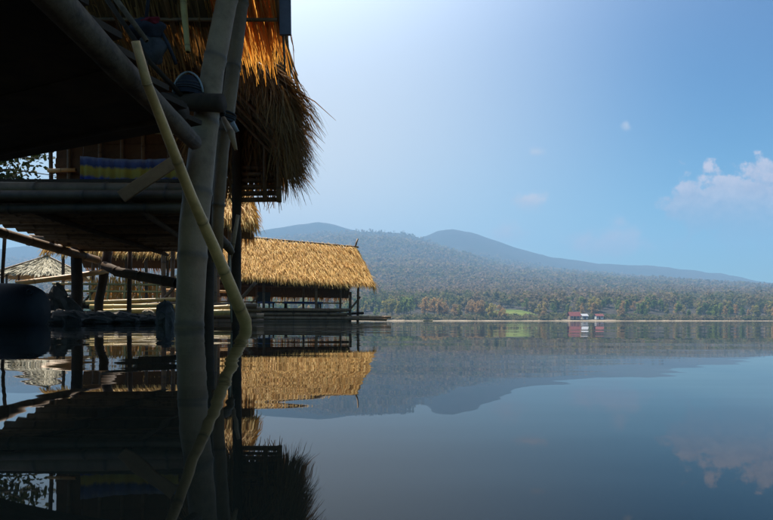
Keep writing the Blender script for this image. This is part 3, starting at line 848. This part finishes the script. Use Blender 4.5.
# back wall: frame and leaf panels
yb = 6.1
for k_, (pa, pb) in enumerate(((56, 69.5), (70, 82.5), (83, 99), (101, 121), (123, 142), (144, 168), (170, 200))):
    a, b = P(pa, 100, yb).x, P(pb, 100, yb).x
    z0, z1 = 1.0, P(0, 100 if k_ > 1 else 130, yb).z
    zz0 = z0
    n_ = max(2, int((z1 - z0) / .16))
    for i in range(n_):
        za = z0 + (z1 - z0) * i / n_; zb = z0 + (z1 - z0) * (i + 1) / n_ + .012
        part('wall_panel', box(((a + b) / 2, yb + (.011 if i % 2 else -.004) + random.uniform(-.002, .002), (za + zb) / 2), b - a, .014, zb - za, bev=.2), MAT['wall_board'], h2)
for px in (52.5, 69, 100, 122, 143, 169):
    part('wall_stud', bamboo([P(px, 245, yb - .04), P(px - (3 if px < 60 else 0), 96, yb - .04)], [.022, .02], .4, 8), MAT['cane_brown'], h2, True)
part('wall_rail', bamboo([P(48, 170.5, yb - .1), P(76, 170, yb - .1)], [.022, .022], .4, 8), MAT['cane_tan'], h2, True)
part('brace', board(P(121, 197, 3.5), P(174, 162, 3.55), .076, .02, Vector((0, 0, 1))), MAT['plank'], h2)
# right wall: slatted gable and straw infill
yg = 5.25
for i in range(6):
    z = P(0, 200 - i * 6.4, yg).z
    part('wall_slat', bamboo([P(232, 200 - i * 6.4, yg), P(278, 199.5 - i * 6.4, yg)], [.024, .023], .35, 8), MAT['cane_brown'], h2, True)
part('wall_stud', bamboo([P(279, 202, yg - .05), P(279, 120, yg - .05)], [.026, .024], .4, 10), MAT['cane_brown'], h2, True)
part('wall_stud', bamboo([P(265, 200, yg - .05), P(265, 90, yg - .05)], [.02, .02], .4, 10), MAT['cane_brown'], h2, True)
Ga, Gb = P(196, 30, yg + .05), P(287, 130, yg + .05)
part('gable_straw', join_np([thatch(P(190, 20 + q, yg + .06), P(288, 20 + q, yg + .06), P(288, 165, yg + .06), P(190, 165, yg + .06), 10, 260, .42, .016, .05, .35, .1, thick=.05) for q in (0, 30)]), MAT['straw_brown'], h2, kind='stuff')
part('gable_backing', box(((Ga.x + Gb.x) / 2 + .0, yg + .14, 2.05), Gb.x - Ga.x, .02, 1.0, bev=.3), MAT['wood_dark'], h2)
# right roof slope with shaggy eave
En, Ef = Vector((-.68, 3.62, 1.49)), Vector((-1.0, 5.5, 1.47))
Tn, Tf = Vector((-1.48, 3.50, 2.30)), Vector((-1.80, 5.4, 2.32))
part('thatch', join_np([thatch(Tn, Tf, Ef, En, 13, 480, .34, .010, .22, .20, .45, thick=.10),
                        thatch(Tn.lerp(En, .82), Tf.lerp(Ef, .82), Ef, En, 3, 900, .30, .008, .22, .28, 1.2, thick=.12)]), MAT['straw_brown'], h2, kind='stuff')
# drooping tufts at the near corner
n_ = 900
s = rng.random(n_); base = np.array(En)[None] * (1 - s)[:, None] + np.array(Tn)[None] * s[:, None] * .45 + np.array(En)[None] * s[:, None] * .55
base = base + rng.normal(size=(n_, 3)) * .03
part('verge_straw', blades(base, np.array([[.22, -.15, -.85]]) + rng.normal(size=(n_, 3)) * .22, rng.uniform(.12, .30, n_), rng.uniform(.004, .010, n_), .6), MAT['straw_brown'], h2, kind='stuff')
n_ = 260
s = rng.random(n_); base = np.array(En)[None] * (1 - s)[:, None] + np.array(Ef)[None] * s[:, None] + rng.normal(size=(n_, 3)) * .04
part('eave_whiskers', blades(base, np.array([[.22, -.05, -.9]]) + rng.normal(size=(n_, 3)) * .28, rng.uniform(.18, .40, n_), rng.uniform(.003, .006, n_), .5), MAT['straw_brown'], h2, kind='stuff')
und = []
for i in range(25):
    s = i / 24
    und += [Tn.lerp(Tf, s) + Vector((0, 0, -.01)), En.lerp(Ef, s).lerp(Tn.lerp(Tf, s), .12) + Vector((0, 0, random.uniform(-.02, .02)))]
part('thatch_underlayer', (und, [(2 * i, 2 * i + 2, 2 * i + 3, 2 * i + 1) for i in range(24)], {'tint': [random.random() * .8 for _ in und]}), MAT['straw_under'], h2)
for i in range(6):
    s = .02 + i * .19
    part('rafter', bamboo([En.lerp(Ef, s) + Vector((.0, 0, -.03)), Tn.lerp(Tf, s) + Vector((0, 0, -.04))], [.014, .016], .35, 8), MAT['cane_brown'], h2, True)
for t in (.1, .35, .6, .85):
    part('batten', bamboo([En.lerp(Tn, t) + Vector((0, .02, -.015)), Ef.lerp(Tf, t) + Vector((0, 0, -.015))], [.011, .011], .4, 8), MAT['cane_brown'], h2, True)
# left slope, mostly hidden, closes the roof above the room
L0, L1 = Vector((-3.55, 3.6, 2.22)), Vector((-3.65, 6.6, 2.22))
part('thatch', join_np([thatch(Tn + Vector((-.9, 0, .25)), Tf + Vector((-.9, 1.0, .25)), L1, L0, 12, 420, .34, .014, .15, .15, .3, thick=.08),
                        thatch(Tn, Tf + Vector((0, 1.0, 0)), Tf + Vector((-1.0, 1.0, .25)), Tn + Vector((-1.0, 0, .25)), 5, 300, .34, .014, .15, .3, .1, thick=.08)]), MAT['straw_brown'], h2, kind='stuff')
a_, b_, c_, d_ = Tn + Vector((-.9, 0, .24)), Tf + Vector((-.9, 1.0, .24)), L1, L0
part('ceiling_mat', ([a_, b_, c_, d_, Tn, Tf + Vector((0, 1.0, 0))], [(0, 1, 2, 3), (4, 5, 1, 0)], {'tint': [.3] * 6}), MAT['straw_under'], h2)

# hanging cloth with blue and yellow bands
def M_cloth():
    m, nt, b, out = mat_base('striped_cloth')
    g = nt.node('ShaderNodeTexCoord').outputs['Object']
    sp = nt.node('ShaderNodeSeparateXYZ'); nt.l.new(g, sp.inputs[0])
    n = nt.noise(nt.mapping(g, (22, 1, 9)), 1.0, 5, .7)
    dr_ = nt.node('ShaderNodeAttribute', attribute_name='drop').outputs['Fac']
    z = nt.math('ADD', dr_, nt.math('MULTIPLY', nt.math('SUBTRACT', n, .5), .22))
    c = nt.ramp(z, [(.0, (.26, .28, .34)), (.10, (.10, .12, .26)), (.22, (.05, .07, .18)), (.30, (.50, .36, .05)), (.50, (.38, .28, .05)), (.58, (.04, .06, .28)), (1.0, (.05, .07, .34))])
    nt.l.new(c, b.inputs['Base Color']); b.inputs['Roughness'].default_value = .9
    tr = nt.node('ShaderNodeBsdfTranslucent'); nt.l.new(c, tr.inputs[0])
    mx = nt.node('ShaderNodeMixShader'); mx.inputs[0].default_value = .25
    nt.l.new(b.outputs[0], mx.inputs[1]); nt.l.new(tr.outputs[0], mx.inputs[2]); nt.l.new(mx.outputs[0], out.inputs[0])
    return m
A0, A1 = P(80, 156, 4.6), P(178, 158, 4.55)
V, Fc, DR = [], [], []
nu, nv = 70, 12
for i in range(nu + 1):
    s = i / nu
    for j in range(nv + 1):
        t = j / nv
        p = A0.lerp(A1, s) + Vector((0, 0, -.30 * t - .02 * math.sin(s * 3.14)))
        p.y += (.022 * math.sin(s * 41 + 1.3 * math.sin(s * 9)) + .012 * math.sin(s * 77)) * (.25 + t)
        V.append(p); DR.append(t)
for i in range(nu):
    for j in range(nv): a = i * (nv + 1) + j; Fc.append((a, a + nv + 1, a + nv + 2, a + 1))
cc = sum(V, Vector()) / len(V)
cl = link('hanging_cloth', mesh('hanging_cloth', [p - cc for p in V], Fc, True, {'drop': DR}), M_cloth()); cl.location = cc
so = cl.modifiers.new('thickness', 'SOLIDIFY'); so.thickness = .003
tag(cl, 'blue and yellow banded cloth hung along the second hut above its floor', 'cloth')

# ------------------------------------------------------------------ thatched raft huts on the water
def raft_hut(loc, rz, label, half, ridge_z, fe, be, ridge_rise=0.0, deck_z=.36, rowsF=20, perF=820, straw='straw_gold', table=True, wallpanel=False, extra=True, dcut=.0):
    """fe / be: (y, z) of front and back eave in hut space; front looks along -y."""
    root = thing('raft_hut', loc, label, 'hut', 'thatched raft huts', rz)
    lp = lambda n, vf, m, sm=True, kind=None, par=root: part(n, vf, MAT[m], par, sm, True, kind)
    zl, zr = ridge_z + ridge_rise, ridge_z
    Rl, Rr = Vector((-half, 0, zl)), Vector((half, 0, zr))
    Fl, Fr = Vector((-half - .12, fe[0], fe[1] + ridge_rise)), Vector((half + .10, fe[0], fe[1]))
    Bl, Br = Vector((-half - .12, be[0], be[1])), Vector((half + .10, be[0], be[1]))
    lp('thatch', join_np([thatch(Rl, Rr, Fr, Fl, rowsF, perF, .36, .015, .14, .26, .25, thick=.06),
                          thatch(Rl.lerp(Fl, .9), Rr.lerp(Fr, .9), Fr, Fl, 2, perF, .30, .016, .1, .18, .7, thick=.05)]), straw, False, 'stuff')
    lp('thatch', thatch(Rl.lerp(Bl, .12), Rr.lerp(Br, .12), Br, Bl, 12, perF // 2, .36, .022, .2, .25, .5, thick=.05), 'straw_brown', False, 'stuff')  # back slope gets darker straw than the front, shade painted in
    # verge straw hanging over the gable end
    n_ = 420
    s = rng.random(n_)
    base = np.array(Rr)[None] * (1 - s)[:, None] + np.array(Fr)[None] * s[:, None] + rng.normal(size=(n_, 3)) * .03
    lp('verge_straw', blades(base, np.array([[.28, -.35, -.9]]) + rng.normal(size=(n_, 3)) * .2, rng.uniform(.15, .36, n_), rng.uniform(.012, .02, n_), .4), straw, False, 'stuff')
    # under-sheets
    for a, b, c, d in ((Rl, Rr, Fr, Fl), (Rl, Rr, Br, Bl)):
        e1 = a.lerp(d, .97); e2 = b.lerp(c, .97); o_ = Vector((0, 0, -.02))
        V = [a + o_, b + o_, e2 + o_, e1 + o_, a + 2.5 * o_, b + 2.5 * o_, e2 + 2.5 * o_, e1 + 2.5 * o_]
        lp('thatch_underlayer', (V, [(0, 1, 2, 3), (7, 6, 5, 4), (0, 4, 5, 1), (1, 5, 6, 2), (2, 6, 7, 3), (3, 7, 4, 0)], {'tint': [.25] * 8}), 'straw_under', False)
    lp('ridge_pole', bamboo([Rl + Vector((-.1, 0, .05)), Rr + Vector((.12, 0, .05))], [.035, .032], .5, 9), 'cane_brown')
    if extra:
        lp('finial', bamboo([Rr + Vector((-.06, -.05, -.1)), Rr + Vector((.10, .02, .34))], [.03, .028], .2, 8), 'cane_grey')
        lp('finial', bamboo([Rr + Vector((.03, .10, -.15)), Rr + Vector((.02, -.06, .20))], [.026, .022], .2, 8), 'cane_grey')
    # frame
    for xx in (-half + .25, -half * .33, half * .33, half - .3):
        for yy, ez in ((fe[0] * .78, fe[1] + (zl - fe[1]) * .22), (be[0] * .72, be[1] + (zr - be[1]) * .28)):
            lp('post', bamboo([(xx, yy, -.05), (xx + random.uniform(-.03, .03), yy, ez)], [.042, .036], .4, 9), 'cane_brown')
    for yy, ez in ((fe[0] * .78, fe[1] + (zl - fe[1]) * .18), (be[0] * .72, be[1] + (zr - be[1]) * .22)):
        lp('plate', bamboo([(-half, yy, ez), (half + .05, yy, ez - .02)], [.034, .032], .5, 8), 'cane_brown')
    # deck on bamboo bundles
    yf, yb_ = fe[0] - .15, be[0] + .2
    y = yf
    while y < yb_:
        r = random.uniform(.04, .052)
        lp('deck_pole', bamboo([(-half - random.uniform(.1, .35), y, deck_z), (half - dcut + random.uniform(.05, .2), y + random.uniform(-.02, .02), deck_z + random.uniform(-.01, .01))], [r, r * .9], .55, 8), 'cane_brown')
        y += 2 * r + .01
    for zz, m_ in ((.02, 'cane_brown'), (.12, 'cane_grey'), (.23, 'cane_brown')):
        for yy in (yf + .02, yf + .35):
            lp('float_pole', bamboo([(-half - random.uniform(.2, .5), yy, zz), (half - dcut + random.uniform(.0, .3), yy + random.uniform(-.04, .04), zz + random.uniform(-.01, .01))], [.055, .05], .5, 9), m_)
    for q in range(5):
        xx = -half + .3 + q * (2 * half - .6) / 4
        lp('bearer', bamboo([(xx, yf - .05, deck_z - .09), (xx, yb_, deck_z - .09)], [.04, .04], .5, 8), 'wood_dark')
    # low rail
    for yy in (be[0] * .72,):
        lp('rail', bamboo([(-half + .1, yy, deck_z + .32), (half - .2, yy, deck_z + .30)], [.026, .024], .5, 8), 'cane_tan')
    for xx in (-half * .8, -half * .55, half * .75):
        lp('baluster', bamboo([(xx, fe[0] * .85, deck_z), (xx + .35, fe[0] * .85, deck_z + .42)], [.03, .028], .3, 8), 'cane_brown')
    if wallpanel:
        lp('thatch_wall', join_np([thatch((-half + .2, be[0] * .7, deck_z + .75), (half * .9, be[0] * .7, deck_z + .75), (half * .9, be[0] * .7 - .02, deck_z + .1), (-half + .2, be[0] * .7 - .02, deck_z + .1), 6, 220, .3, .022, .1, .2, .1)]), 'straw_gold', False, 'stuff')
    return root, lp

AX = math.atan2(.31, .95)
C4 = Vector((-1.07 - .95 * 2.4, 18.8 - .31 * 2.4, 0))
r4, lp4 = raft_hut(C4, AX, 'sunlit golden straw roofed raft hut on the water with a leaning ridge stick', 2.4, 2.50, (-1.85, 1.14), (1.35, .86), .22, dcut=.85)
# long poles poking out past the raft, mooring stake
lp4('outrigger_pole', bamboo([(-.8, -1.75, .16), (1.6, -1.85, .15), (2.95, -2.2, .14)], [.05, .046, .04], .5, 9), 'cane_grey')
lp4('outrigger_pole', bamboo([(.2, -1.9, .10), (1.8, -2.0, .09), (2.8, -2.25, .07)], [.045, .045, .04], .5, 9), 'cane_brown')
stk = P(350, 322, 17.2)
sk = link('mooring_stake', mesh('mooring_stake', *bamboo([stk - Vector((0, 0, 1.4)), stk + Vector((0, 0, .3)), P(350.5, 292, 17.2)], [.045, .045, .04], .4, 9)[:2], True), MAT['cane_brown'])
tag(sk, 'thin upright stake at the right corner of the golden roofed raft', 'stake')

# low table and stool on the deck
Mr = Matrix.Rotation(AX, 3, 'Z')
def table(loc, rz, label, L, Wd, H, m, name='low_table', cat='table'):
    t = thing(name, loc, label, cat, None, rz)
    part('table_top', box((0, 0, H - .03), L, Wd, .06), MAT[m], t, local=True)
    for sx_ in (-1, 1):
        for sy_ in (-1, 1): part('leg', box((sx_ * (L / 2 - .08), sy_ * (Wd / 2 - .07), (H - .06) / 2), .05, .05, H - .06), MAT['wood_dark'], t, local=True)
    return t
q = C4 + Mr @ Vector((.55, -.35, .41)); table(q, AX, 'long low blue topped table on the golden roofed raft deck', 1.25, .5, .24, 'blue')
q = C4 + Mr @ Vector((-.62, -.45, .41))
ch = thing('deck_chair', q, 'dark upright chair beside the blue table under the golden roof', 'chair', None, AX + .3)
part('seat', box((0, 0, .2), .42, .4, .05), MAT['blue'], ch, local=True)
part('backrest', box((0, .18, .38), .42, .05, .32), MAT['cloth_grey'], ch, local=True)
for sx_ in (-.17, .17):
    for sy_ in (-.16, .16): part('leg', box((sx_, sy_, .09), .04, .04, .175), MAT['wood_dark'], ch, local=True)

r5, lp5 = raft_hut(Vector((-6.9, 15.2, 0)), .10, 'raft hut half hidden under the slatted floor with golden straw wall behind', 1.75, 2.9, (-1.15, 1.78), (1.2, 1.6), 0, .50, 10, 420, table=False, wallpanel=True, extra=False)
for zz in (.80, .98): lp5('rail', bamboo([(-1.7, -1.0, zz), (1.8, -1.0, zz - .02)], [.03, .028], .5, 8), 'cane_gold')
for q in range(9): lp5('baluster', bamboo([(-1.6 + q * .41, -1.0, .5), (-1.6 + q * .41 + random.uniform(-.06, .06), -1.0, 1.02)], [.026, .024], .3, 8), 'cane_gold')
r6, lp6 = raft_hut(Vector((-3.42, 10.2, 0)), .25, 'raft hut whose straw roof tip shows between the thin posts', .82, 2.45, (-.75, 1.78), (.7, 1.7), 0, .3, 10, 300, extra=False)

# ------------------------------------------------------------------ pyramid roofed pavilion, far left
pv = thing('pavilion', P(47, 322, 27) * 1.0, 'pavilion with grey four sided roof standing far left beyond the stilts', 'pavilion', None, .42)
pv.location.z = 0
pk = Vector((0, 0, 3.15)); hs = 1.75; ez = 2.18
cs = [Vector((-hs, -hs, ez)), Vector((hs, -hs, ez)), Vector((hs, hs, ez)), Vector((-hs, hs, ez))]
for i in range(4):
    a, b = cs[i], cs[(i + 1) % 4]
    part('roof_slope', thatch(pk, pk + (b - a) * .02, b, a, 12, 170, .34, .05, .12, .10, .2, thick=.04), MAT['straw_grey'], pv, False, True, 'stuff')
part('roof_underlayer', ([pk - Vector((0, 0, .05))] + [c - Vector((0, 0, .05)) for c in cs], [(0, 1, 2), (0, 2, 3), (0, 3, 4), (0, 4, 1)], {'tint': [.5] * 5}), MAT['straw_grey'], pv, local=True)
for i in range(4):
    part('hip_pole', bamboo([cs[i] + Vector((0, 0, .06)), pk + Vector((0, 0, .08))], [.035, .03], .5, 8), MAT['cane_grey'], pv, True, True)
    c = cs[i] * .8
    part('post', bamboo([(c.x, c.y, -.1), (c.x, c.y, ez + .15)], [.05, .045], .4, 8), MAT['cane_brown'], pv, True, True)
part('finial', bamboo([pk - Vector((0, 0, .1)), pk + Vector((.03, 0, .38))], [.06, .05], 0, 8), MAT['wood_dark'], pv, True, True)
for k in range(22):
    yy = -1.7 + k * .16
    part('deck_pole', bamboo([(-1.9, yy, .75), (1.9, yy, .75)], [.06, .055], .6, 8), MAT['cane_tan'], pv, True, True)
for yy in (-1.4, 1.4):
    part('rail', bamboo([(-1.5, yy, 1.25), (1.5, yy, 1.25)], [.035, .035], .5, 8), MAT['cane_brown'], pv, True, True)
    for xx in (-1.0, -.5, 0, .5, 1.0):
        part('baluster', bamboo([(xx, yy, .75), (xx, yy, 1.25)], [.025, .025], .3, 7), MAT['cane_brown'], pv, True, True)

# ------------------------------------------------------------------ float drum, rocks, rafts at the waterline
dr = thing('float_drum', (-3.5, 4.5, -.1), 'big dark rounded float drum lying at the left edge of the water', 'drum')
V, Fc = [], []
prof = [(-.95, 0), (-.95, .16), (-.93, .20), (-.6, .215), (-.58, .225), (-.54, .225), (-.52, .215), (0.0, .215), (.02, .225), (.06, .225), (.08, .215), (.48, .213), (.60, .20), (.66, .17), (.69, .12), (.70, 0)]
for xx, rr in prof:
    for j in range(24):
        a = 2 * math.pi * j / 24; V.append(Vector((-3.5 + xx, 4.5 + max(rr, .001) * math.cos(a), .125 + max(rr, .001) * math.sin(a))))
for i in range(len(prof) - 1):
    for j in range(24): Fc.append((i * 24 + j, i * 24 + (j + 1) % 24, (i + 1) * 24 + (j + 1) % 24, (i + 1) * 24 + j))
dsh = part('shell', (V, Fc), MAT['black_plastic'], dr, True)
part('bung', ring(P(30, 292, 4.31), (0, 1, .2), .02, .008, 1), MAT['black_plastic'], dsh, True)

def rock(loc, sx_, sy_, sz_, label, m='rock', group='dark rocks heaped under the huts', name='rock'):
    V, Fc = blob((0, 0, 0), (sx_, sy_, sz_), random.random(), 12, 8, .32)
    V = [p + Vector((random.uniform(-1, 1) * sx_, random.uniform(-1, 1) * sy_, random.uniform(-1, 1) * sz_)) * .13 for p in V]
    o = link(name, mesh(name, V, Fc, False), MAT[m]); o.location = loc; o.rotation_euler = (0, 0, random.uniform(0, 6))
    tag(o, label, 'rock', group); return o
RL = 'dark wet rock in the heap at the waterline below the slatted floor'
for px, py, d, a, h_ in ((46, 306, 6.0, .12, .20), (56, 296, 6.1, .11, .26), (66, 304, 6.2, .12, .20), (42, 316, 5.6, .15, .10), (58, 316, 5.7, .16, .10), (73, 316, 5.9, .13, .10), (88, 316, 6.2, .16, .08),
                         (104, 315, 6.4, .15, .09), (120, 314.5, 6.5, .18, .09), (137, 316, 6.3, .15, .07), (94, 311, 7.0, .12, .08), (112, 309, 7.2, .14, .08), (52, 288, 6.3, .07, .10), (150, 317, 6.2, .12, .06), (34, 318, 5.2, .12, .08), (126, 318, 5.8, .12, .05), (98, 318.5, 5.6, .12, .05)):
    p = P(px, py, d); rock((p.x, p.y, min(p.z - h_ * .4, h_ * .6)), a, a * 1.2, h_, RL)
p = P(166, 318, 4.0); rock((p.x, p.y, .05), .065, .09, .12, 'dark rounded boulder standing in the water left of the giant post', group=None, name='boulder')
p = P(148, 313, 7.4); rock((p.x, p.y, p.z), .07, .08, .05, 'small pale sunlit stone on the heap behind the boulder', 'rock_pale', None, 'stone')

# loose bamboo lying on a raft in the sun beyond the rocks
for k, (a, b, d, r) in enumerate((((86, 303), (185, 299), 8.6, .035), ((90, 307), (180, 306.5), 8.3, .04), ((95, 312), (172, 310), 8.0, .04), ((128, 306), (168, 305), 7.9, .03), ((205, 309), (236, 307), 8.0, .045), ((204, 313), (238, 312), 7.8, .045))):
    o = link('raft_pole', mesh('raft_pole', *bamboo([P(*a, d) , P(*b, d + .25)], [r, r * .9], .45, 9)[:2], True), MAT['cane_gold'])
    tag(o, ['highest sunlit bamboo pole behind the rock heap below the slatted floor', 'second sunlit bamboo pole down behind the rock heap', 'lowest sunlit bamboo pole just behind the rock heap', 'short sunlit bamboo pole among longer ones behind the rock heap', 'upper sunlit bamboo pole seen right of the giant post', 'lower sunlit bamboo pole at the water right of the giant post'][k], 'pole', 'loose sunlit bamboo poles')

# ------------------------------------------------------------------ leafy tree at the far left
tr = thing('broadleaf_tree', (-7.6, 9.3, -1.5), 'broadleaf tree with sparse dark leaves in the gap at far left', 'tree')
limbs = [log([(-7.6, 9.3, -1.5), (-7.5, 9.3, .8), (-7.2, 9.2, 2.0), (-6.9, 9.1, 3.4)], [.13, .12, .09, .04], 10)]
tips = []
for k in range(26):
    s0 = Vector((-7.3, 9.25, random.uniform(1.4, 3.0)))
    e = Vector((random.uniform(-7.2, -5.35), random.uniform(8.6, 10.0), random.uniform(2.05, 3.3)))
    limbs.append(log([s0, s0.lerp(e, .5) + Vector((0, 0, .12)), e], [.025, .015, .004], 6)); tips.append((s0, e))
part('trunk', join(*limbs)[:2], bark, tr, True)
n_ = 1000
ti = rng.integers(0, len(tips), n_); tt = rng.uniform(.45, 1.05, n_)
S0 = np.array([tuple(a) for a, b in tips])[ti]; S1 = np.array([tuple(b) for a, b in tips])[ti]
base = S0 * (1 - tt)[:, None] + S1 * tt[:, None] + rng.normal(size=(n_, 3)) * .10
d = rng.normal(size=(n_, 3)); d[:, 2] -= .4
d /= np.linalg.norm(d, axis=1, keepdims=True)
sv = np.cross(d, rng.normal(size=(n_, 3))); sv /= np.linalg.norm(sv, axis=1, keepdims=True)
Ln = rng.uniform(.06, .13, n_)[:, None]
V = np.stack([base, base + d * Ln * .35 + sv * Ln * .28, base + d * Ln * .7 + sv * Ln * .2, base + d * Ln, base + d * Ln * .7 - sv * Ln * .2, base + d * Ln * .35 - sv * Ln * .28], 1).reshape(-1, 3)
f = (np.arange(n_)[:, None] * 6 + np.arange(6)).tolist()
part('crown', (V, f, {'tint': np.repeat(rng.random(n_), 6)}), MAT['leaf'], tr, kind='stuff')

# ------------------------------------------------------------------ haze over the lake
hz_m = bpy.data.materials.new('lake_haze'); hz_m.use_nodes = True
h_ = NT(hz_m.node_tree); h_.n.clear()
ho = h_.node('ShaderNodeOutputMaterial')
pvz = h_.node('ShaderNodeVolumePrincipled')
pvz.inputs['Color'].default_value = (.35, .64, 1.0, 1)
pvz.inputs['Density'].default_value = .00049
pvz.inputs['Anisotropy'].default_value = .0
h_.l.new(pvz.outputs[0], ho.inputs['Volume'])
x0, x1, y0, y1, z0, z1 = -4050, 4050, -450, 3200, -3.0, 452
hz = link('haze', mesh('haze', [(x0, y0, z0), (x1, y0, z0), (x1, y1, z0), (x0, y1, z0), (x0, y0, z1), (x1, y0, z1), (x1, y1, z1), (x0, y1, z1)],
                       [(0, 3, 2, 1), (4, 5, 6, 7), (0, 1, 5, 4), (1, 2, 6, 5), (2, 3, 7, 6), (3, 0, 4, 7)]), hz_m)
tag(hz, 'pale blue haze hanging over the lake and hills', 'haze', kind='stuff')
